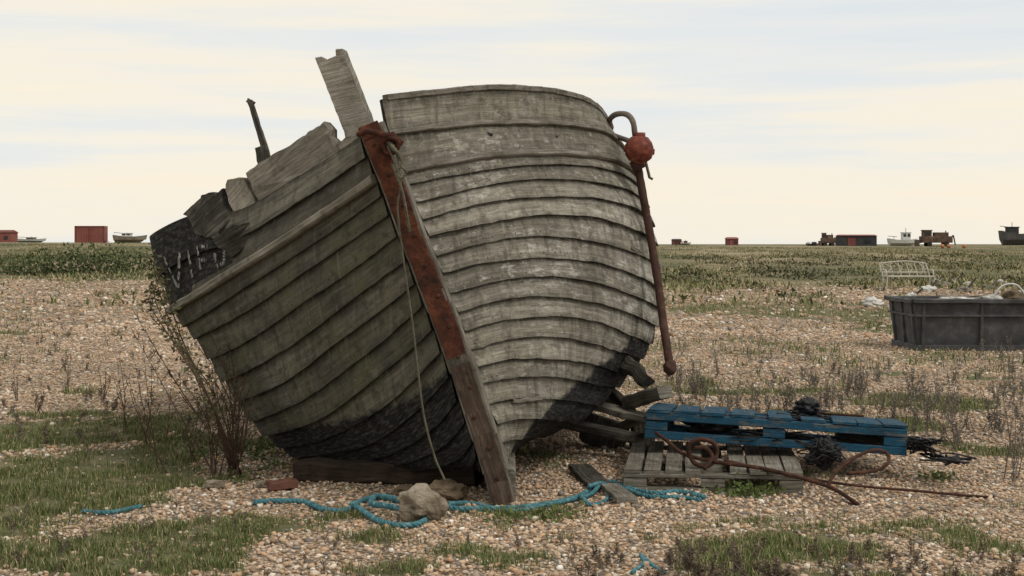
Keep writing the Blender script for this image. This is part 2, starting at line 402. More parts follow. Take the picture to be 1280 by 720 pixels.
ix=[mb.add(p) for p in ring];c=mb.add(sum(ring,Vector())/len(ring))
for i in range(len(ix)):
    a=ix[i];b=ix[(i+1)%len(ix)];pa=ring[i];pb=ring[(i+1)%len(ring)]
    mb.face([a,b,c],[(pa.x,pa.z),(pb.x,pb.z),(-.5,1)])
mb.obj('transom',M_wood,boat)
mb=MB()
def sp(py): return float(np.interp(py,[150,225,300,380,455,540,628],[458,489,516,547,575,603,630]))
pys=[158,225,300,380,455,540,580]
for a,b in zip(pys[:-1],pys[1:]):
    p0=W(sp(a)+4,a,8.2);p1=W(sp(b)+4,b+3,8.22);mb.beam(p0,p1,.155,.22,up=(0,-1,0),seg=2,jit=.002,ch=.08)
mb.beam(W(sp(560)+4,560,8.2),W(sp(628),626,8.26),.14,.2,up=(0,-1,0),seg=2,jit=.003)
mb.beam(Vector((-.04,8.2,.09)),Vector((-.04,14.2,.14)),.12,.2,seg=10,jit=.002)
mb.obj('stem_and_keel',M_wood,boat)
mb=MB()
P=[W(sp(a),a,8.055) for a in range(156,460,16)]
for a,b in zip(P[:-1],P[1:]): mb.beam(a,b+(b-a)*.03,.118+random.uniform(-.008,.006),.03,up=(0,-1,0),seg=1,jit=.004,m=0)
P=[W(sp(a),a,8.055) for a in range(456,632,29)]
for a,b in zip(P[:-1],P[1:]): mb.beam(a,b+(b-a)*.02,.118,.035,up=(0,-1,0),seg=2,jit=.004,m=1)
mb.tube(crv([W(448,168,8.06),W(460,164,7.99),W(478,168,7.97),W(492,170,8.0),W(500,180,8.12)],5),.016,10,0)
mb.tube(crv([W(478,178,8.0),W(488,172,7.97),W(498,178,7.98),W(494,190,7.99),W(483,190,8.0),W(478,178,8.0)],6),.013,8,0)
mb.beam(W(487,168,8.0),W(501,182,8.02),.05,.05,up=(0,-1,0),jit=.005,m=0)
mb.obj('stem_iron_band',[M_rust,wood('rusty_stem_wood',(.03,.02,.015),(.075,.052,.038),(.15,.11,.085))],boat)
mb=MB()
for py in range(180,620,38): mb.ball(W(sp(py)+random.uniform(-5,5),py,8.035),.013,sc=(1,.6,1),nu=8,nv=6)
mb.obj('band_bolts',M_rustd,boat)
mb=MB();mb.prism([W(393,72,8.55),W(401,70,8.55),W(403,76,8.55),W(420,69,8.55),W(419,61,8.55),W(427,60,8.55),W(466,160,8.5),W(472,182,8.5),W(438,196,8.5),W(430,166,8.5)],(.02,.14,0),jit=.002)
mb.obj('mooring_post',M_wood_l,boat)
mb=MB();mb.beam(W(337,205,9.7),W(312,126,9.7),.045,.05,jit=.004,seg=10,up=(0,1,0),taper=.8);mb.beam(W(317,130,9.7),W(309,125,9.7),.03,.04,jit=.003,up=(0,1,0));mb.beam(W(330,215,9.6),W(322,184,9.6),.05,.04,jit=.006,up=(0,1,0))
mb.obj('broken_stanchion',M_wood_d,boat)
mb=MB()
mb.prism([W(307,216,8.98),W(325,203,8.88),W(345,190,8.78),W(372,174,8.66),W(405,152,8.48),W(412,160,8.46),W(414,170,8.45),W(426,184,8.43),W(424,194,8.43),W(400,208,8.53),W(380,224,8.62),W(350,242,8.78),W(326,258,8.9),W(320,248,8.92),W(314,236,8.94)],(.03,.13,0),m=0,jit=.006)
mb.prism([W(280,230,9.1),W(284,225,9.09),W(292,222,9.06),W(304,221,9.0),W(316,245,8.95),W(329,274,8.93),W(312,280,8.98),W(298,277,9.0),W(286,252,9.05)],(.03,.1,0),m=0,jit=.006)
mb.prism([W(228,268,9.42),W(246,250,9.3),W(258,239,9.2),W(270,243,9.16),W(276,237,9.12),W(282,256,9.08),W(292,278,9.0),W(280,284,9.06),W(268,300,9.12),W(246,296,9.25),W(238,280,9.33)],(.05,.12,0),m=1,jit=.01)
mb.prism([W(264,296,9.05),W(290,280,8.93),W(310,279,8.86),W(330,272,8.8),W(338,290,8.8),W(320,303,8.85),W(288,322,8.95),W(280,314,8.98),W(272,312,9.02)],(.04,.1,0),m=1,jit=.01)
mb.prism([W(421,178,8.42),W(432,172,8.36),W(448,168,8.3),W(452,190,8.28),W(430,200,8.38)],(.03,.1,0),m=0,jit=.004)
mb.obj('broken_bulwark',[M_wood_l,M_wood_d],boat)
mb=MB()
def stroke(pts,w=.042):
    for a,b in zip(pts[:-1],pts[1:]):
        n=12;row=[]
        for i in range(n+1):
            u=a[0]+(b[0]-a[0])*i/n;v=a[1]+(b[1]-a[1])*i/n
            p=SL.o(u,v,.036);q=SL.o(u+.02*(b[0]-a[0]),v+.02*(b[1]-a[1]),.036);nn=SL.n(u,v);d=(q-p).normalized();s_=d.cross(nn)
            w1=w*random.uniform(.1,1.);w2=w*random.uniform(.1,1.)
            row.append((mb.add(p+s_*w1/2),mb.add(p-s_*w2/2)))
        for i in range(n):
            if random.random()<.72: mb.face([row[i][0],row[i][1],row[i+1][1],row[i+1][0]])
stroke([(4.55,.35),(4.38,.8),(4.2,.4)]);stroke([(4.0,.38),(3.98,.8)]);stroke([(3.78,.4),(3.74,.78)]);stroke([(3.75,.42),(3.55,.45)]);stroke([(3.72,.6),(3.6,.62)])
stroke([(3.35,.45),(3.2,.55),(3.22,.8),(3.38,.78),(3.42,.55)],.038)
mb.obj('registration_letters',simple('flaking_white_letters',(.05,.05,.047),(.24,.24,.22),30,.9,c3=(.52,.52,.48)),boat)
mb=MB();mb.beam(W(765,437,9.75),W(812,480,9.5),.12,.14,jit=.012,seg=6,up=(0,1,0),taper=.7);mb.obj('bilge_keel_stub',M_wood_d,boat)
mb=MB()
for i in range(40):
    u0=.1+i*8.6/40;u1=.1+(i+1)*8.6/40
    mb.beam(SR.o(u0,.0,-.02)+Vector((0,0,.01)),SR.o(u1,.0,-.02)+Vector((0,0,.01)),.07,.035,seg=1,jit=.002)
mb.obj('port_capping',M_wood,boat)
mb=MB()
for S,ed,o in((SR,eR,.08),(SL,eL,.1)):
    for v in ed[2:]:
        for i in range(26):
            u=.15+i*.2+random.uniform(-.02,.02)
            if random.random()<.4: continue
            mb.ball(S.o(u,max(v-o,0),.018),.0048,nu=6,nv=4)
mb.obj('plank_nails',M_rustd,boat)
mb=MB();mb.ball(SR.o(1.72,1.38,.003),.03,sc=(1.5,.35,.5));mb.ball(SR.o(2.8,1.5,.003),.022,sc=(1.5,.35,.5));mb.obj('hawse_hole',M_black,boat)
mb=MB();mb.beam(SR.o(3.7,3.62,.03),SR.o(4.8,3.66,.045),.022,.012,seg=6,jit=.004,up=(0,-1,0));mb.beam(SR.o(.9,6.55,.03),SR.o(1.9,6.5,.035),.02,.01,seg=6,jit=.004,up=(0,-1,0));mb.obj('sprung_splinters',M_wood_l,boat)
mb=MB()
bar=crv([W(795,195,9.5),W(803,240,9.5),W(812,290,9.5),W(822,350,9.45),W(830,410,9.4),W(838,462,9.35)],8)
mb.tube(bar,[.026+.004*random.random() for _ in bar],10,0)
mb.ball(W(838,459,9.35),.046,0,sc=(1,1,1.1),rough=.2)
mb.tube([W(794,200,9.45),W(800,212,9.45)],.045,10,0)
mb.tube(crv([W(764,160,9.75),W(762,150,9.7),W(770,143,9.62),W(783,143,9.55),W(791,152,9.5),W(794,170,9.5)],8),.02,8,1)
mb.tube(crv([W(786,176,9.6),W(765,168,9.85),W(757,160,10.0)],6),.018,8,1)
mb.tube([W(806,198,9.5),W(812,222,9.5),W(816,224,9.5)],.010,6,1)
mb.obj('iron_davit_bar',[simple('dull_red_rust',(.035,.02,.016),(.07,.037,.028),12,.9,c3=(.12,.068,.052)),simple('grey_iron',(.1,.075,.06),(.2,.17,.14),10)],boat,smooth=True)
mb=MB();mb.ball(W(799,187,9.42),.096,0,sc=(1,1,1.02),rough=.06,fr=3,nu=30,nv=20);mb.tube([W(799,173,9.42),W(799,166,9.42)],.042,12,0);mb.tube([W(780,186,9.42),W(818,190,9.42)],.02,10,0)
mb.obj('red_float',M_redfloat,boat,smooth=True)
mb=MB()
rope(mb,[W(484,182,8.0),W(492,200,7.98),W(501,230,7.98),W(497,262,7.99),W(505,330,8.0),W(515,400,7.98),W(522,460,7.95),W(530,520,7.93),W(543,570,7.92),W(556,600,7.93)],.0065)
rope(mb,[W(492,180,8.0),W(500,205,7.98),W(508,215,7.98),W(500,222,7.98),W(490,205,7.98),W(503,240,7.98),W(512,290,7.97)],.009)
rope(mb,[W(482,172,8.02),W(492,185,7.97),W(502,200,7.98),W(496,215,7.98)],.012)
mb.obj('bow_rope',M_oldrope,boat,smooth=True)

# ---------------- things around
mb=MB();mb.beam(Gd(372,598,.06),Gd(598,604,.07),.22,.13,jit=.008,seg=10);mb.obj('timber_sleeper',M_sleeper)
mb=MB();mb.beam(Gd(430,592,.03),Gd(560,597,.03),.2,.06,jit=.006,seg=6);mb.obj('timber_plank',M_wood_d)
for i,(a,b,Y,w,h,mt) in enumerate([((724,588),(750,612),0,.15,.03,M_wood_d),((762,612),(784,634),0,.12,.03,M_wood),
   ((735,505),(812,524),10.3,.16,.05,M_wood_l),((786,503),(832,490),10.2,.14,.09,M_wood),((744,492),(782,508),10.6,.08,.05,M_wood_l),((700,528),(800,548),10.1,.14,.06,M_wood_d),((752,478),(790,515),10.5,.07,.06,M_wood_d),((770,535),(815,520),10.4,.12,.05,M_wood)]):
    mb=MB()
    if Y==0: mb.beam(Gd(a[0],a[1],.03),Gd(b[0],b[1],.03),w,h,jit=.005,seg=6)
    else: mb.beam(W(a[0],a[1],Y),W(b[0],b[1],Y-.3),w,h,jit=.005,seg=6)
    mb.obj('driftwood_plank',mt)
mb=MB();mb.beam(Vector((.66,10.45,0)),Vector((.72,10.45,.2)),.34,.16,up=(0,1,0),jit=.01);mb.beam(Vector((.95,10.4,0)),Vector((.97,10.4,.22)),.18,.16,up=(0,1,0),jit=.01);mb.obj('timber_prop',M_wood_d)
def rock(px,py,wpx,hpx,mt,name,seed):
    p=Gd(px,py);s=p.y/F;mb=MB();mb.ball(p+Vector((0,0,hpx*s*.40)),wpx*s/2,0,sc=(1,.8,hpx/wpx),rough=.26,seed=seed,nu=40,nv=24,fr=1.9);return mb.obj(name,mt,smooth=False)
rock(527,650,60,46,M_concrete,'large_stone',1.3)
M_brst=simple('brown_stone',(.1,.07,.045),(.2,.15,.1),9)
rock(556,625,50,27,M_brst,'brown_stone',4.1)
rock(508,618,30,16,M_brst,'brown_stone',7.7);rock(268,610,26,13,M_concrete,'flint_stone',2.2);rock(328,608,18,10,M_concrete,'flint_stone',9)
mb=MB();mb.beam(Gd(336,612,.035),Gd(370,610,.035),.1,.055,jit=.006);mb.obj('brick',M_brick)
mb=MB();mb.ball(Gd(382,578,.06),.06,0,rough=.3);mb.beam(Gd(370,590,.03),Gd(388,592,.04),.09,.06,jit=.004);mb.obj('brick_rubble',M_brick)
mb=MB()
def gr(lst,r,dz=0): rope(mb,[Gd(a,b,r*.9+dz+(c[0] if c else 0)) for a,b,*c in lst],r)
gr([(103,641),(125,643),(150,641),(178,634)],.014)
gr([(318,630),(350,627),(380,627),(405,636),(432,638),(450,628),(475,622),(498,627),(520,622,.03),(560,640,.01),(600,642),(650,641),(690,634),(722,624),(745,610),(765,605),(790,614),(820,621),(850,619),(882,627)],.018)
gr([(440,634,.02),(460,646,.01),(480,655),(505,660),(525,658),(530,652),(510,648,.03),(485,643,.04),(465,637,.03),(470,628,.03),(490,633,.04),(515,640,.03)],.018)
gr([(560,637,.02),(590,632),(640,645),(680,640,.01),(715,630,.01),(738,622,.01),(752,612,.02),(775,612,.01),(810,624),(850,626),(878,630)],.014)
gr([(725,628,.03),(740,636),(760,625),(755,612,.03),(735,618,.04)],.014)
gr([(790,718),(805,705),(800,695),(820,712),(832,718)],.010)
mb.obj('blue_rope',M_rope,smooth=True)
def frame(o,xe,back):
    o=Vector(o);x=(Vector(xe)-o);L=x.length;x.normalize();b=Vector(back);b=(b-x*b.dot(x)).normalized();z=x.cross(b).normalized()
    return o,x,b,z,L
def pallet(name,mat,o,xe,back,D,Hh,slats,slat_w,t=.022,fb=.1,ts=.022):
    o,x,b,z,L=frame(o,xe,back);mb=MB()
    def bm(x0,y0,z0,x1,y1,z1,w,h): mb.beam(o+x*x0+b*y0+z*z0,o+x*x1+b*y1+z*z1,w,h,up=z,jit=.003,seg=4,ch=.08)
    for yy in (.05,D/2,D-.05):
        bm(0,yy,t/2,L,yy,t/2,fb,t)
        bm(0,yy,Hh-ts-t*.5-.003,L,yy,Hh-ts-t*.5-.003,fb,t)
        hb=Hh-ts-2*t-.012
        for xx in (.07,L/2,L-.07): bm(xx-.07,yy,t+hb/2+.004,xx+.07,yy,t+hb/2+.004,.095,hb)
    for q in slats:
        xx=slat_w/2+(L-slat_w)*q;bm(xx+random.uniform(-.01,.01),-.003+random.uniform(-.01,.01),Hh-ts/2,xx+random.uniform(-.01,.01),D+.003,Hh-ts/2,slat_w,ts)
    return mb.obj(name,mat)
o=Gd(780,612);pallet('wooden_pallet',M_wood,o,Gd(1004,617),(.06,1,0),1.25,.13,[0,.125,.25,.37,.66,.78,.89,1],.1)
pallet('blue_pallet',M_blue,W(806,547,9.25),W(1133,570,8.95),(.07,1,-.06),.8,.19,[0,.12,.24,.36,.52,.66,.8,.9,1],.15,t=.05,fb=.11,ts=.018)
mb=MB()
def wr(lst,r): mb.tube(crv([W(a,b,y) for a,b,y in lst],8),r,8,0)
wr([(820,541,8.95),(835,552,8.85),(856,568,8.7),(900,578,8.6),(950,585,8.5),(1000,597,8.4),(1040,610,8.3),(1072,630,8.12)],.012)
wr([(905,575,8.6),(960,588,8.5),(1020,600,8.5),(1080,608,8.45),(1150,614,8.4),(1215,620,8.35),(1245,622,8.33)],.008)
wr([(1035,606,8.4),(1045,590,8.5),(1065,574,8.6),(1090,563,8.7),(1108,566,8.7),(1110,578,8.6),(1095,588,8.55),(1060,592,8.5)],.011)
wr([(862,570,8.65),(862,556,8.65),(875,549,8.65),(892,554,8.65),(896,568,8.65),(886,582,8.62),(870,580,8.62),(862,570,8.65)],.014)
wr([(868,560,8.6),(882,560,8.6),(890,572,8.6),(880,586,8.55)],.013)
wr([(1060,630,8.15),(1085,632,8.15),(1110,636,8.1)],.01)
mb.obj('rusty_iron_rods',M_rustd,smooth=True)
def tangle(name,regs,mat):
    mb=MB()
    for (px,py,Y,rx,ry,n,r) in regs:
        for _ in range(n):
            c=W(px,py,Y);s=Y/F;pts=[]
            for k in range(6):
                p=c+Vector((random.gauss(0,.5)*rx*s,random.gauss(0,.12),random.gauss(0,.45)*ry*s));p.z=max(p.z,.01);pts.append(p)
            mb.tube(crv(pts,5),r,5,0)
    return mb.obj(name,mat,smooth=True)
tangle('black_netting',[(1150,556,9.0,18,14,14,.006),(1185,574,8.8,28,4,7,.006),(1010,520,9.5,30,6,12,.005),(1030,562,8.9,24,16,16,.005),(880,525,9.6,18,8,10,.005),(960,545,9.3,60,6,14,.005)],M_black)
mb=MB()
for a in ((1008,508,9.5,.07,(1.1,.8,.75),3),(1032,566,8.88,.085,(.9,.6,1.1),8),(1018,574,8.85,.05,(1.2,.7,.6),31),(1085,545,9.25,.1,(1.8,.6,.5),12),(890,530,9.5,.1,(1.8,.6,.6),22)): mb.ball(W(a[0],a[1],a[2]),a[3],0,sc=a[4],rough=.42,seed=a[5],nu=44,nv=28,fr=2.1)
mb.obj('black_polythene',M_black,smooth=True)
mb=MB();mb.tube([W(990,515,9.6),W(1080,520,9.5)],.009,6);mb.obj('loose_rod',M_rustd)

def tub():
    e=empty('plastic_fish_tub');Y=19.6;a=W(1145,436,Y);x0=a.x;z0=gz1(a.x+1,Y)-.02;Wd=2.1;Dp=1.3;Ht=.72
    mb=MB()
    def ring(z,ex): return [Vector((x0-ex+0.0,Y-ex,z)),Vector((x0+Wd+ex,Y-ex,z)),Vector((x0+Wd+ex,Y+Dp+ex,z)),Vector((x0-ex,Y+Dp+ex,z))]
    R=[[mb.add(p) for p in r] for r in (ring(z0,-.05),ring(z0+Ht,.03),ring(z0+Ht,-.03),ring(z0+.05,-.1))]
    for i in range(3):
        for j in range(4):
            k=(j+1)%4;mb.face([R[i][j],R[i][k],R[i+1][k],R[i+1][j]])
    mb.face(R[3]);mb.face(list(reversed(R[0])));mb.obj('tub_walls',M_tub,e)
    mb=MB();Z=z0+Ht
    for p,q in ((0,1),(1,2),(2,3),(3,0)):
        r=ring(Z,.05);mb.beam(r[p],r[q],.09,.06,seg=6,jit=.008)
        r=ring(Z-.2,.02);mb.beam(r[p],r[q],.04,.03,seg=2)
        r=ring(z0+.06,-.03);mb.beam(r[p],r[q],.06,.1,seg=2)
    for i in (0,3,7):
        xx=x0+.1+i*.27;mb.beam(Vector((xx,Y+.02,z0+.1)),Vector((xx,Y-.03,Z-.02)),.045,.05,up=(0,1,0),seg=1)
    for i in range(3):
        yy=Y+.1+i*.5;mb.beam(Vector((x0+.02,yy,z0+.1)),Vector((x0-.03,yy,Z-.02)),.05,.045,up=(0,1,0),seg=1)
    mb.obj('tub_rim_and_ribs',M_tub,e)
    mb=MB();mb.ball((x0+1.0,Y+.7,Z-.05),.30,2,sc=(1.9,1,.35),rough=.6,seed=2,nu=30,nv=16);mb.ball((x0+.75,Y+.6,Z-.01),.12,0,sc=(1.9,1,.35),rough=.6,seed=5,nu=30,nv=18,fr=2.);mb.ball((x0+1.55,Y+.5,Z+.02),.16,1,sc=(1.4,1,.7),rough=.5,seed=15,nu=30,nv=18,fr=2.);mb.ball((x0+1.2,Y+.4,Z+.02),.09,0,sc=(1.5,1,.6),rough=.5,seed=25,fr=2.)
    mb.tube(crv([(x0+1.15,Y+.3,Z),(x0+1.3,Y+.3,Z+.2),(x0+1.5,Y+.3,Z+.22),(x0+1.65,Y+.3,Z+.05)],8),.015,6,0)
    mb.obj('sacks',[M_white,M_leafd,M_leafgrey],e,smooth=True)
tub()
p=Gd(1090,384);mb=MB();mb.ball(p+Vector((0,0,.1)),.19,0,sc=(1.,.7,.6),rough=.6,seed=4,nu=30,nv=18,fr=2.);mb.ball(p+Vector((.15,0,.1)),.12,0,sc=(1.,.7,.6),rough=.6,seed=9,nu=30,nv=18,fr=2.);mb.obj('white_plastic_sack',M_white,smooth=True)
def bench():
    mb=MB();p=Gd(1108,362);w=1.55;M=.026
    def P(x,y,z): return p+Vector((x,y,z))
    for x in (0,w):
        mb.tube(crv([P(x,0,0),P(x+.03,0,.35),P(x+.05,0,.45)],4),M,6);mb.tube(crv([P(x,.5,0),P(x,.45,.4),P(x-.08,.6,.85)],4),M,6)
        mb.tube([P(x,0,.42),P(x,.5,.42)],M,6);mb.tube(crv([P(x,.0,.42),P(x,.05,.62),P(x,.45,.64)],4),M,6)
    for y in (0,.25,.5): mb.tube([P(0,y,.42),P(w,y,.42)],M,6)
    mb.tube(crv([P(-.08,.6,.85),P(w/2,.6,.92),P(w-.08,.6,.85)],6),M,6);mb.tube([P(0,.52,.55),P(w,.52,.55)],M,6)
    for i in range(6): mb.tube([P(.1+i*.27,.5,.44),P(.0+i*.27,.6,.88)],.018,5)
    for i in range(4): mb.tube(crv([P(.1+i*.4,.5,.5),P(.3+i*.35,.55,.7),P(.05+i*.4,.6,.86)],5),.018,5)
    mb.obj('metal_garden_bench',simple('cream_metal',(.35,.33,.27),(.52,.49,.42),3))
bench()
for i,(px,py,s) in enumerate([(1180,360,.2),(1210,357,.14),(1205,366,.18),(1160,365,.2),(1235,362,.16),(1140,372,.13),(1192,353,.16),(1250,356,.18),(1222,352,.13),(1170,352,.12)]):
    pp=Gd(px,py);mb=MB();mb.ball(pp+Vector((0,0,s*.4)),s,0,sc=(1.2,.8,.6),rough=.6,seed=i*3.3,nu=24,nv=14,fr=2.);mb.tube([pp,pp+Vector((.3,0,s*2))],.03,6,1);mb.obj('beach_litter',[M_white if i%2 else M_leafgrey,M_wood_d],smooth=True)

def far(px,Y):
    x=(px-640)*Y/F;return Vector((x,Y,gz1(x,Y)))
def container(px0,px1,Y,h,mat,name):
    a=far(px0,Y);b=far(px1,Y);z=min(a.z,b.z)-.1;mb=MB();c=(a+b)/2;w=b.x-a.x;D=2.6
    mb.box((c.x,Y+D/2,z+h/2),w,D,h,0,ch=.01)
    n=int(w/.45)
    for i in range(n+1):
        xx=a.x+w*i/n;mb.box((xx,Y-.05,z+h/2),.16,.1,h-.3,0)
    for zz in (.1,h-.08): mb.box((c.x,Y-.06,z+zz),w+.1,.16,.2,1)
    mb.box((a.x,Y-.06,z+h/2),.2,.16,h,1);mb.box((b.x,Y-.06,z+h/2),.2,.16,h,1);mb.box((c.x,Y-.08,z+h/2),.12,.16,h,1)
    return mb.obj(name,[mat,M_maroon])
container(94,130,280,3.5,M_redbox,'shipping_container')
def shed(px0,px1,Y,h,wall,roof,name,pitch=.6,door=None):
    e=empty(name);a=far(px0,Y);b=far(px1,Y);z=min(a.z,b.z)-.15;w=b.x-a.x;D=4;c=(a.x+b.x)/2
    mb=MB();mb.box((c,Y+D/2,z+h/2),w,D,h,0,ch=.01);mb.obj('walls',wall,e)
    mb=MB()
    pts=[Vector((a.x-.2,Y-.2,z+h)),Vector((b.x+.2,Y-.2,z+h)),Vector((b.x+.2,Y+D+.2,z+h)),Vector((a.x-.2,Y+D+.2,z+h)),Vector((a.x,Y+D/2,z+h+pitch)),Vector((b.x,Y+D/2,z+h+pitch))]
    i=[mb.add(p+Vector((0,0,.003))) for p in pts]
    for f in ((0,1,5,4),(2,3,4,5),(1,2,5),(3,0,4),(3,2,1,0)): mb.face([i[k] for k in f])
    mb.obj('roof',roof,e)
    mb=MB();mb.box((c-w*.2,Y-.04,z+h*.42),w*.22,.1,h*.8,0);mb.obj('door',door or roof,e)
    mb=MB();mb.box((c+w*.25,Y-.04,z+h*.55),w*.2,.1,h*.3,0);mb.obj('window',M_glass,e)
shed(1051,1096,260,2.15,M_dkshed,M_maroon,'dark_shed',.25,M_maroon)
shed(-10,13,270,2.2,M_redbox,M_maroon,'red_shed',.5)
shed(910,923,300,1.5,M_maroon,M_redbox,'small_hut',.4)
shed(842,852,300,1.2,M_maroon,M_dkshed,'small_hut',.3)
def boatf(px0,px1,Y,hh,hull,cab,name,cabh=1.2,mast=2.,cpos=.65,z0=0):
    e=empty(name);a=far(px0,Y);b=far(px1,Y);z=min(a.z,b.z)+z0;L=b.x-a.x;mb=MB();n=14;g=[]
    for i in range(n+1):
        t=i/n;bw=1.3*math.sin(math.pi*min(1,(t*.85+.15)))**.5*(1 if t<.97 else .3) if t<1 else .05
        top=z+hh*(1+.25*(2*t-1)**2);bot=z+hh*.1+ hh*.5*max(0,(t-.8)/.2)**2
        x=a.x+L*t;xb=a.x+L*(.06+.86*t);row=[(x,-bw,top),(xb+(x-xb)*.6,-bw*.9,z+hh*.55),(xb,-.1,bot),(xb,.1,bot),(xb+(x-xb)*.6,bw*.9,z+hh*.55),(x,bw,top)]
        g.append([mb.add((p[0],Y+p[1],p[2])) for p in row])
    for i in range(n):
        for j in range(5): mb.face([g[i][j],g[i][j+1],g[i+1][j+1],g[i+1][j]])
        mb.face([g[i][0],g[i+1][0],g[i+1][5],g[i][5]])
    mb.face(g[0]);mb.obj('hull',hull,e)
    mb=MB();cx=a.x+L*cpos;mb.box((cx,Y,z+hh+cabh/2),L*.26,1.5,cabh,0);mb.box((cx,Y,z+hh+cabh+.05),L*.3,1.7,.12,0);mb.obj('wheelhouse',cab,e)
    mb=MB()
    for k in(-.07,.07): mb.box((cx+L*k,Y-.76,z+hh+cabh*.65),L*.09,.06,cabh*.35,0)
    mb.obj('windows',M_glass,e)
    mb=MB();mb.tube([(cx,Y,z+hh+cabh),(cx,Y,z+hh+cabh+mast)],.05,6);mb.tube([(a.x+L*.2,Y,z+hh),(a.x+L*.2,Y,z+hh+mast*.7)],.05,6);mb.tube([(a.x,Y,z+hh*1.6),(a.x+L*.3,Y,z+hh*1.5)],.05,5);mb.obj('masts',M_dkhull,e)
boatf(1110,1147,255,1.2,M_white,M_white,'white_fishing_boat',1.3,.9,.6)
boatf(142,184,270,1.3,M_tanhull,M_white,'old_fishing_boat',.6,.2,.4)
boatf(1250,1300,220,2.0,M_dkhull,M_dkshed,'beached_trawler',1.0,.8,.3)
boatf(20,58,290,.8,M_white,M_tanhull,'white_dinghy',.3,.3,.5)
boatf(1008,1024,300,.5,M_dkhull,M_dkshed,'rowing_boat',.25,.3,.6);boatf(850,864,300,.5,M_white,M_maroon,'upturned_dinghy',.3,.3,.5)
def digger(px0,px1,Y,name):
    e=empty(name);a=far(px0,Y);b=far(px1,Y);z=min(a.z,b.z)-.05;w=b.x-a.x;mb=MB()
    for dy in(0,1.8):
        mb.tube([(a.x+.3*w+0,Y+dy,z+.4),(a.x+.3*w,Y+dy+.4,z+.4)],.4,14);mb.tube([(a.x+.75*w,Y+dy,z+.4),(a.x+.75*w,Y+dy+.4,z+.4)],.4,14)
        mb.box((a.x+.525*w,Y+dy+.2,z+.72),w*.45,.4,.12);mb.box((a.x+.525*w,Y+dy+.2,z+.08),w*.45,.4,.12)
    mb.obj('tracks',M_tyre,e)
    mb=MB();mb.box((a.x+.5*w,Y+1,z+1.2),w*.8,1.8,1.1);mb.box((a.x+.25*w,Y+.8,z+2.1),w*.22,1.2,1.2);mb.box((a.x+.25*w,Y+.8,z+2.75),w*.26,1.4,.12);mb.box((a.x+.62*w,Y+.9,z+1.95),w*.36,1.3,.9)
    mb.tube([(a.x+.75*w,Y+.8,z+1.6),(a.x+.75*w,Y+.8,z+2.7)],.09,8)
    mb.beam((a.x+.8*w,Y+.8,z+1.),(a.x+.95*w,Y+.8,z+1.9),.25,.25,up=(0,1,0));mb.beam((a.x+.95*w,Y+.8,z+1.9),(a.x+1.0*w,Y+.8,z+.3),.2,.2,up=(0,1,0));mb.box((a.x+.0*w,Y+.8,z+.6),.25,2.2,1.1);mb.beam((a.x+.02*w,Y+.8,z+.6),(a.x+.3*w,Y+.8,z+1.),.2,.2)
    mb.obj('body',simple('rusty_machine',(.05,.035,.03),(.11,.07,.05),1.5,.9,c3=(.18,.13,.09)),e)
    mb=MB();mb.box((a.x+.25*w,Y+.18,z+2.2),w*.15,.06,.6);mb.obj('cab_window',M_glass,e)
digger(1148,1196,235,'tracked_excavator')
digger(1026,1046,290,'tracked_loader')
mb=MB()
for px in (1178,1186,1205): p=far(px,190);mb.ball(p+Vector((0,0,.3)),.3,0,nu=12,nv=8)
mb.obj('orange_buoys',M_orange,smooth=True)

# ---------------- ground masks
BL=[(80,600,160,80,1.2),(60,545,160,32,1.05),(190,560,90,26,.7),(240,665,180,28,1.05),(110,695,190,36,1.),(250,520,70,12,.8),(470,676,140,18,.8),(690,646,160,11,.9),(620,698,140,14,.6),(780,655,90,10,.7),(930,614,45,10,.9),(1010,688,160,22,1.05),(1160,668,110,16,.7),(870,660,80,12,.7),(1245,690,80,22,.85),(320,548,44,26,.75),(1180,505,100,10,.85),(1120,414,45,6,1.),(60,470,80,6,.45),(900,480,120,14,.65),(1060,525,120,12,.65),(450,714,140,12,.7),(40,420,90,5,.45),(980,392,110,4,.8),(1000,440,80,6,.5),(1200,470,90,7,.55),(700,710,110,10,.55),(1020,430,90,5,.5),(1230,560,70,12,.45),(900,385,90,4,.9),(1130,395,90,4,.7),(880,430,60,5,.45)]
BLW=[]
for px,py,rx,ry,s in BL:
    Y=F*H/(py-305);BLW.append(((px-640)*Y/F,Y,rx*Y/F,ry*Y*Y/(F*H),s))
def gmask(x,y):
    x=np.asarray(x,float);y=np.asarray(y,float);m=np.zeros_like(x)
    for X,Y,rx,ry,s in BLW: m=np.maximum(m,s*np.exp(-(((x-X)/rx)**2+((y-Y)/ry)**2)**1.2*.8))
    m=np.maximum(m,.34*(y<7.5)*(y>2))
    n=fbm(x*2.1,y*2.1,21,5);g=np.clip((m*1.05+n*2.2-1.42)*2.2,0,1)
    n2=fbm(x*.12,y*.05,31,4);st=np.where(x<0,55,40);fz=np.clip((y-st+(n2-.5)*34)/12,0,1)
    n4=fbm(x*.09+40,y*.035,91,4);bare=np.clip((n4-.56)*9,0,1)*(y<100)
    fz=fz*(1-.75*bare)
    n3=fbm(x*.6,y*.3,41,5);mid=np.clip((n3-.57)*9,0,1)*np.clip((y-12)/8,0,1)*.7*np.where(x<0,.6,1)
    return np.maximum.reduce([g*(y<45),fz,mid*np.ones_like(fz)]),np.clip((y-28)/16,0,1)
NG=460;b=math.asinh(900);tt=np.linspace(-1,1,NG);ax=4*np.sinh(b*tt)
GX,GY=np.meshgrid(ax,ax+9,indexing='ij');gx=GX.ravel();gy=GY.ravel();gzv=gz(gx,gy)
me=bpy.data.meshes.new('shingle_ground');idx=np.arange(NG*NG).reshape(NG,NG)
fc=np.stack([idx[:-1,:-1],idx[1:,:-1],idx[1:,1:],idx[:-1,1:]],-1).reshape(-1,4)
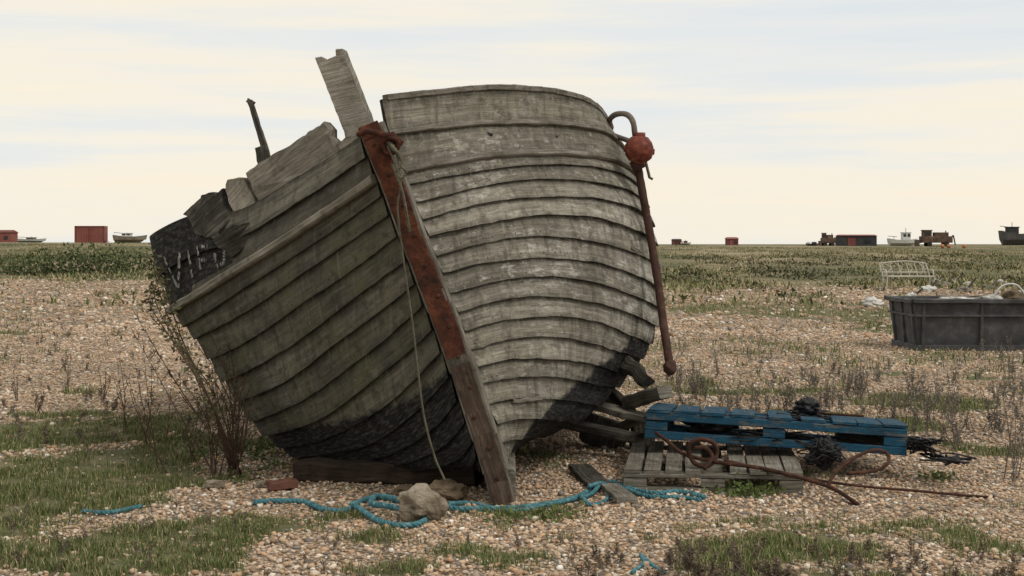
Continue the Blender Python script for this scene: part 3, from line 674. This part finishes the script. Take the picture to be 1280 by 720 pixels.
def fastmesh(me,v,f,col=None,cn='Col',smooth=True):
    k=f.shape[1];me.vertices.add(len(v));me.vertices.foreach_set('co',np.ascontiguousarray(v,dtype=np.float32).ravel())
    me.loops.add(f.size);me.loops.foreach_set('vertex_index',f.astype(np.int32).ravel())
    me.polygons.add(len(f));me.polygons.foreach_set('loop_start',np.arange(0,f.size,k,dtype=np.int32))
    me.polygons.foreach_set('use_smooth',np.full(len(f),smooth))
    me.update(calc_edges=True);me.validate()
    if col is not None:
        a=me.color_attributes.new(cn,'FLOAT_COLOR','POINT');a.data.foreach_set('color',np.ascontiguousarray(col,dtype=np.float32).ravel())
gm,gf=gmask(gx,gy)
fastmesh(me,np.stack([gx,gy,gzv],1),fc,np.stack([gm,gf,gf*0,gm*0+1],1))
og=bpy.data.objects.new('shingle_ground',me);bpy.context.scene.collection.objects.link(og)
m,nt,bs=newmat('shingle_and_turf');ob=N(nt,'ShaderNodeTexCoord').outputs['Object']
vo=N(nt,'ShaderNodeTexVoronoi');vo.inputs['Scale'].default_value=42;nt.links.new(ob,vo.inputs['Vector'])
sc=N(nt,'ShaderNodeSeparateColor');nt.links.new(vo.outputs['Color'],sc.inputs[0])
pr=ramp(nt,[(0,(.14,.105,.078)),(.2,(.35,.25,.165)),(.45,(.48,.355,.245)),(.65,(.38,.3,.225)),(.8,(.58,.475,.365)),(1,(.68,.62,.52))]);nt.links.new(sc.outputs[0],pr.inputs[0])
vo2=N(nt,'ShaderNodeTexVoronoi');vo2.inputs['Scale'].default_value=7;nt.links.new(ob,vo2.inputs['Vector']);s2=N(nt,'ShaderNodeSeparateColor');nt.links.new(vo2.outputs['Color'],s2.inputs[0])
gapr=ramp(nt,[(.25,1.),(.7,.35)]);nt.links.new(vo.outputs['Distance'],gapr.inputs[0])
col=mixc(nt,1.,pr.outputs[0],gapr.outputs[0],'MULTIPLY')
l=ramp(nt,[(.3,(.62,.6,.57)),(.5,(1,.98,.96)),(.7,(1.25,1.2,1.14))]);nt.links.new(noise(nt,ob,.45,7,.7).outputs[0],l.inputs[0]);col=mixc(nt,1.,col,l.outputs[0],'MULTIPLY')
l=ramp(nt,[(0,.65),(1,1.3)]);nt.links.new(s2.outputs[0],l.inputs[0]);col=mixc(nt,.75,col,l.outputs[0],'MULTIPLY')
at=N(nt,'ShaderNodeAttribute',attribute_name='Col');sa=N(nt,'ShaderNodeSeparateColor');nt.links.new(at.outputs['Color'],sa.inputs[0])
fine=noise(nt,ob,14,6,.7)
g1=ramp(nt,[(.3,(.06,.068,.028)),(.5,(.115,.115,.055)),(.7,(.23,.19,.12))]);nt.links.new(noise(nt,ob,3,8,.7).outputs[0],g1.inputs[0])
fb=noise(nt,mapping(nt,ob,(.06,.022,1)),1,8,.75)
g2=ramp(nt,[(.38,(.075,.085,.038)),(.46,(.14,.13,.068)),(.54,(.25,.205,.12)),(.66,(.36,.295,.19))]);nt.links.new(fb.outputs[0],g2.inputs[0])
tl=ramp(nt,[(.3,.5),(.62,1.1)]);nt.links.new(noise(nt,ob,1.2,7,.75).outputs[0],tl.inputs[0])
g2f=mixc(nt,.8,g2.outputs[0],tl.outputs[0],'MULTIPLY')
gcol=mixc(nt,sa.outputs[1],g1.outputs[0],g2f)
mid=noise(nt,ob,1.1,6,.75)
thr=math_(nt,'ADD',math_(nt,'MULTIPLY',math_(nt,'SUBTRACT',fine.outputs[0],.5),.6),math_(nt,'MULTIPLY',math_(nt,'SUBTRACT',mid.outputs[0],.5),.9))
gmf=ramp_out(nt,math_(nt,'ADD',sa.outputs[0],thr),.38,.64)
col=mixc(nt,gmf,col,gcol)
nt.links.new(col,bs.inputs['Base Color']);bs.inputs['Roughness'].default_value=.95;bs.inputs['Specular IOR Level'].default_value=.15
h=math_(nt,'SUBTRACT',1.,vo.outputs['Distance']);bump(nt,bs,h,.8,.012);me.materials.append(m)

t=(1+5**.5)/2;iv=np.array([(-1,t,0),(1,t,0),(-1,-t,0),(1,-t,0),(0,-1,t),(0,1,t),(0,-1,-t),(0,1,-t),(t,0,-1),(t,0,1),(-t,0,-1),(-t,0,1)],float);iv/=np.linalg.norm(iv[0])
ifc=np.array([(0,11,5),(0,5,1),(0,1,7),(0,7,10),(0,10,11),(1,5,9),(5,11,4),(11,10,2),(10,7,6),(7,1,8),(3,9,4),(3,4,2),(3,2,6),(3,6,8),(3,8,9),(4,9,5),(2,4,11),(6,2,10),(8,6,7),(9,8,1)])
PAL=np.array([(.46,.33,.22),(.55,.43,.32),(.32,.22,.145),(.64,.56,.46),(.2,.175,.155),(.45,.29,.175),(.52,.38,.265),(.38,.3,.24),(.78,.74,.66)])
def inst(name,tv,tf,pos,M,col,mat,smooth=True):
    n=len(pos);v=np.einsum('nij,kj->nki',M,tv)+pos[:,None,:];k=len(tv)
    f=(tf[None]+(np.arange(n)*k)[:,None,None]).reshape(-1,tf.shape[1]);c=np.repeat(np.concatenate([col,np.ones((n,1))],1),k,0)
    me=bpy.data.meshes.new(name);fastmesh(me,v.reshape(-1,3),f,c,smooth=smooth);me.materials.append(mat)
    o=bpy.data.objects.new(name,me);bpy.context.scene.collection.objects.link(o);return o
def sample(n,y0,y1,marg=.4,p=1.0):
    u=rng.random(n);e=2-p
    y=(y0**e+u*(y1**e-y0**e))**(1/e)
    x=(rng.random(n)*2-1)*(y*(640/F)*1.15+marg);return x,y
def rotz(a,s3):
    n=len(a);c,s=np.cos(a),np.sin(a);M=np.zeros((n,3,3));M[:,0,0]=c*s3[:,0];M[:,0,1]=-s*s3[:,1];M[:,1,0]=s*s3[:,0];M[:,1,1]=c*s3[:,1];M[:,2,2]=s3[:,2];return M
def tilt(M,a,b):
    n=len(a);R=np.zeros((n,3,3));ca,sa=np.cos(a),np.sin(a);cb,sb=np.cos(b),np.sin(b)
    R[:,0,0]=cb;R[:,0,2]=sb;R[:,1,0]=sa*sb;R[:,1,1]=ca;R[:,1,2]=-sa*cb;R[:,2,0]=-ca*sb;R[:,2,1]=sa;R[:,2,2]=ca*cb
    return R@M
def pebbles(name,n,y0,y1,p,r0,gr_=1.1):
    x,y=sample(n,y0,y1,p=p);gmk,_=gmask(x,y);keep=rng.random(len(x))>np.clip(gmk*gr_-.1,0,.93)
    x=x[keep];y=y[keep];n=len(x);r=r0*np.minimum(np.exp(rng.normal(0,.36,n)),2.3)*(1+np.clip((y-9)/25,0,1)*.8)
    s3=np.stack([r*rng.uniform(.9,1.5,n),r*rng.uniform(.7,1.1,n),r*rng.uniform(.45,.8,n)],1)
    M=tilt(rotz(rng.random(n)*6.28,s3),rng.normal(0,.3,n),rng.normal(0,.3,n))
    pos=np.stack([x,y,gz(x,y)+s3[:,2]*rng.uniform(.1,.9,n)],1)
    pn=fbm(x*.8,y*.8,55,4)
    col=PAL[rng.choice(len(PAL),n,p=[.2,.16,.13,.08,.1,.11,.13,.07,.02])]*rng.uniform(.75,1.12,(n,1))*(.72+.56*pn)[:,None]
    inst(name,iv,ifc,pos,M,col,M_peb)
pebbles('shingle_pebbles',150000,5.6,26,1.35,.0092)
pebbles('shingle_pebbles',36000,22,60,1.2,.017)
bt=np.array([(-.5,0,0),(.5,0,0),(-.38,.12,.55),(.38,.12,.55),(0,.45,1.)]);bf=np.array([(0,1,3),(0,3,2),(2,3,4)])
GP=np.array([(.095,.13,.038),(.13,.16,.052),(.07,.1,.032),(.18,.175,.08),(.3,.25,.14),(.4,.33,.2)])
def grass(name,x,y,h,w,probs,dark=1.,lean=1.):
    n=len(x);s3=np.stack([w,h*lean*rng.uniform(.3,1.6,n),h],1)
    tone=(.75+.5*fbm(x*1.1,y*1.1,66,3))[:,None]
    M=rotz(rng.random(n)*6.28,s3);col=GP[rng.choice(6,n,p=probs)]*rng.uniform(.7,1.25,(n,1))*dark*tone
    inst(name,bt,bf,np.stack([x,y,gz(x,y)-.004],1),M,col,M_grass,False)
x,y=sample(560000,5.6,15,p=1.3);g,_=gmask(x,y);cl=fbm(x*6,y*6,77,3)
k=rng.random(len(x))<np.clip(g*1.25*(cl*3.4-1.05),0,1);x=x[k];y=y[k];cl=cl[k];n=len(x)
grass('turf_grass',x,y,rng.uniform(.014,.05,n)*(.5+cl),rng.uniform(.003,.006,n),[.27,.23,.13,.15,.12,.1],1.05)
x,y=sample(180000,14,52,p=1.1);g,_=gmask(x,y);cl=fbm(x*2,y*2,78,3);k=rng.random(len(x))<np.clip(g*(cl*3.4-1.25),0,1);x=x[k];y=y[k];n=len(x)
grass('shingle_vegetation',x,y,rng.uniform(.03,.12,n),rng.uniform(.008,.02,n),[.16,.18,.1,.22,.2,.14],1.)
x,y=sample(150000,34,200,p=1.2);g,f=gmask(x,y);cl=fbm(x*.3,y*.08,79,5);k=rng.random(len(x))<np.clip(g*(cl*4-1.6),0.01,1);x=x[k];y=y[k];n=len(x);cl=cl[k]
grass('dry_grassland',x,y,rng.uniform(.06,.25,n)*(.4+cl),rng.uniform(.03,.08,n),[.08,.1,.12,.2,.28,.22],.95,2.)
def bush(name,els,n,size,cols):
    P=[];C=[]
    for (cx,cy,rx,ry,rz) in els:
        m=int(n*rx*rz);d=rng.normal(size=(m,3));d/=np.linalg.norm(d,axis=1)[:,None];rr=rng.random(m)**.35
        q=d*rr[:,None];lump=.55+.9*fbm(d[:,0]*3+cx,d[:,2]*3+cy,5,3)
        X=cx+q[:,0]*rx*(.7+.5*lump);Yy=cy+q[:,1]*ry;Z=gz(X,Yy)+np.abs(q[:,2])*rz*lump*(.6+.8*vn(X*.9,Yy*0,3))
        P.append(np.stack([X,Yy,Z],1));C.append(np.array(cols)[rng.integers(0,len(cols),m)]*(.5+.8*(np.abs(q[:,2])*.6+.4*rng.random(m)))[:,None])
    P=np.concatenate(P);C=np.concatenate(C);m=len(P);s=size*rng.uniform(.5,1.3,m)
    lt=np.array([(-.5,0,-.5),(.5,0,-.3),(0,.1,.7)]);lf=np.array([(0,1,2)])
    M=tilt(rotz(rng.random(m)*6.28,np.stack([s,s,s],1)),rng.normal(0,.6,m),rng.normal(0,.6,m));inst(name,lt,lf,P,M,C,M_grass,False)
def ground_at(px,py):
    Y=F*H/(py-305)
    for _ in range(12):
        X=(px-640)*Y/F;Y=.5*Y+.5*F*max(.05,(H-gz1(X,Y)))/(py-305)
    return (px-640)*Y/F,min(Y,190)
els=[]
for px,py,w,h in [(20,343,80,26),(60,344,80,28),(100,343,70,34),(140,341,70,28),(175,338,60,20),(-20,340,60,22),(10,330,80,12),(120,328,90,12),(60,324,100,9),(160,322,80,7)]:
    X,Y=ground_at(px,py);s=Y/F;els.append((X,Y,w*s*.5,2.5,h*s))
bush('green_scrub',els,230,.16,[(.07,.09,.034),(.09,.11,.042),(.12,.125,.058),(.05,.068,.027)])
els=[]
for px,py,w,h in [(848,352,54,28),(872,347,44,15),(975,347,80,20),(1012,350,56,14),(1060,345,100,12),(1230,337,100,12),(930,330,120,9),(1100,327,140,9),(900,354,70,10),(1180,346,70,10),(985,373,34,13),(1270,354,60,12),(880,324,80,8),(1020,332,90,9),(940,362,50,10),(1050,358,70,9),(1120,352,70,9),(860,376,50,7),(950,340,90,11),(1150,333,90,10),(1010,322,110,7),(1200,322,110,7),(1090,362,50,7)]:
    X,Y=ground_at(px,py);s=Y/F;els.append((X,Y,w*s*.5,1.5,h*s))
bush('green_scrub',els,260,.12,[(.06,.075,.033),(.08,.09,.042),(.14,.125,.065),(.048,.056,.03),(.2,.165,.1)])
def L(mb,c,s):
    s*=random.uniform(.5,1.3);d=Vector((random.gauss(0,1),random.gauss(0,1),random.gauss(0,.7))).normalized();e=d.cross(Vector((random.gauss(0,1),random.gauss(0,1),random.gauss(0,1)))).normalized()
    i=[mb.add(c),mb.add(c+d*s*.5+e*s*.22),mb.add(c+d*s),mb.add(c+d*s*.5-e*s*.22)];mb.face(i,None,1)
def weed(mb,base,h,nst,lean,leafn,leafs,branch=5,r=.004,droop=.2):
    for s in range(nst):
        a=random.uniform(0,6.28);sp_=random.uniform(.05,.28)*h;hh=h*random.uniform(.6,1.05)
        tip=base+Vector((math.cos(a)*sp_+lean*hh,math.sin(a)*sp_,hh));midp=base.lerp(tip,.5)+Vector((random.gauss(0,.03)*h,random.gauss(0,.03)*h,0))-Vector((lean*hh*.15,0,0))
        P=crv([base+Vector((random.gauss(0,.03),random.gauss(0,.03),0)),midp,tip],7);k=len(P)
        mb.tube(P,[r*(1-.75*i/(k-1)) for i in range(k)],5,0,False)
        for b_ in range(branch):
            i=random.randint(k//4,k-2);p=P[i];a2=random.uniform(0,6.28);l=h*random.uniform(.06,.22)*(1.2-i/k)
            q=p+Vector((math.cos(a2)*l*.6,math.sin(a2)*l*.6,l*.8));mb.tube([p,p.lerp(q,.5)+Vector((0,0,-.01)),q],r*.45,4,0,False)
            for j in range(leafn): L(mb,p.lerp(q,random.uniform(.2,1.05)),leafs)
        for j in range(leafn*3): L(mb,P[random.randint(2,k-1)],leafs)
mb=MB()
b0=Gd(292,590)
weed(mb,b0,1.35,6,-.42,2,.028,10,.006);weed(mb,b0+Vector((-.1,-.1,0)),1.05,6,-.32,2,.026,10,.0055);weed(mb,b0+Vector((.03,-.1,0)),.6,14,-.08,1,.02,7,.005)
for q in range(4):
    P=crv([b0+Vector((.02*q,-.05,0)),W(262,500,8.85-.1*q),W(230-4*q,430,8.85-.1*q),W(210-8*q,375,8.8),W(182+9*q,312+14*q,8.8)],10);mb.tube(P,[.007*(1-.7*i/(len(P)-1)) for i in range(len(P))],5,0,False)
    for j in range(150): L(mb,P[random.randint(8,len(P)-1)]+Vector((random.gauss(0,.024),random.gauss(0,.024),random.gauss(0,.024))),.04)
mb.obj('tall_dock_weed',[M_stalk,M_leafg])
mb=MB()
for px,py,h,ns in [(185,560,.65,3),(200,588,.9,3),(160,540,.65,3),(88,490,.4,3),(240,580,.5,4),(20,500,.35,3),(130,505,.35,4),(50,520,.25,3)]: weed(mb,Gd(px,py),h,ns,-.05,2,.02,7,.0042)
mb.obj('dry_weeds',[M_stalk,M_leafd])
mb=MB()
for i in range(130):
    px=random.uniform(835,1290);py=random.choice([random.uniform(440,560),random.uniform(470,540)])
    if 930<px<1140 and py>530: continue
    weed(mb,Gd(px,py),random.uniform(.12,.36),random.randint(3,6),random.uniform(-.1,.1),2,.022,6,.003)
for px,py,h in [(1160,545,.55),(1197,560,.6),(1268,600,.7),(1140,500,.45),(1240,540,.4),(985,520,.35),(868,500,.35),(1075,500,.4)]: weed(mb,Gd(px,py),h,6,0,3,.025,8,.0042)
mb.obj('dry_shingle_weeds',[M_stalkg,M_leafgrey])
mb=MB()
for i in range(80):
    px=random.uniform(700,1290);py=random.uniform(690,760);weed(mb,Gd(px,py),random.uniform(.05,.12),4,random.uniform(-.2,.2),3,.014,5,.002)
for i in range(26):
    px=random.uniform(-10,300);py=random.uniform(640,760);weed(mb,Gd(px,py),random.uniform(.06,.14),3,random.uniform(-.2,.2),2,.014,4,.002)
for i in range(70):
    px=random.uniform(-10,300);py=random.uniform(400,560);weed(mb,Gd(px,py),random.uniform(.06,.18),4,random.uniform(-.2,.2),2,.022,4,.003)
for i in range(16):
    px=random.uniform(330,700);py=random.uniform(680,750);weed(mb,Gd(px,py),random.uniform(.05,.1),3,random.uniform(-.2,.2),3,.012,4,.002)
for i in range(14):
    px=random.uniform(860,1010);py=random.uniform(720,750);weed(mb,Gd(px,py),random.uniform(.12,.18),5,random.uniform(-.2,.2),5,.016,8,.0025)
mb.obj('low_brown_weeds',[M_stalkg,M_leafd])
mb=MB()
for px,py in [(915,618),(930,612),(950,615),(325,575),(310,565),(340,585),(1170,600),(700,650),(240,550),(305,600),(640,655),(260,570),(940,622)]:
    p=Gd(px,py)
    for j in range(90): L(mb,p+Vector((random.gauss(0,.07),random.gauss(0,.07),abs(random.gauss(0,.03)))),.04)
mb.obj('leafy_ground_weeds',[M_leafgreen,M_leafgreen])

# ---------------- world, light, camera
w=bpy.data.worlds.new('World');bpy.context.scene.world=w;w.use_nodes=True;nt=w.node_tree
bg=nt.nodes['Background'];sky=N(nt,'ShaderNodeTexSky',sky_type='NISHITA');sky.sun_disc=False
EL=math.radians(50);AZ=math.radians(128)
sky.sun_elevation=EL;sky.sun_rotation=AZ
g=N(nt,'ShaderNodeTexCoord').outputs['Generated']
n1=noise(nt,mapping(nt,g,(1.0,1.0,13)),1.3,7,.5);n2=noise(nt,mapping(nt,g,(2.2,2.2,32)),1.6,6,.6)
f=math_(nt,'ADD',math_(nt,'MULTIPLY',n1.outputs[0],.62),math_(nt,'MULTIPLY',n2.outputs[0],.38))
c=ramp(nt,[(.38,(7.7,8.15,8.35)),(.47,(8.4,8.5,8.3)),(.54,(9.5,8.9,7.7)),(.64,(9.9,8.9,7.2))]);nt.links.new(f,c.inputs[0])
nt.links.new(mixc(nt,.95,sky.outputs[0],c.outputs[0]),bg.inputs[0]);bg.inputs[1].default_value=.1
ld=bpy.data.lights.new('sun','SUN');ld.energy=1.5;ld.angle=math.radians(16);ld.color=(1,.95,.87);lo=bpy.data.objects.new('sun',ld);bpy.context.scene.collection.objects.link(lo)
d=Vector((math.sin(AZ)*math.cos(EL),math.cos(AZ)*math.cos(EL),math.sin(EL)));lo.rotation_euler=d.to_track_quat('Z','Y').to_euler();lo.location=(10,-5,15)
cd=bpy.data.cameras.new('camera');cd.sensor_width=36;cd.lens=36*F/1280;cd.shift_y=-55/1280;cd.clip_end=8000;cd.clip_start=.1
co=bpy.data.objects.new('camera',cd);co.location=(0,0,H);co.rotation_euler=(math.radians(90),0,0);bpy.context.scene.collection.objects.link(co);bpy.context.scene.camera=co
vs=bpy.context.scene.view_settings;vs.view_transform='Standard';vs.look='None';vs.exposure=0
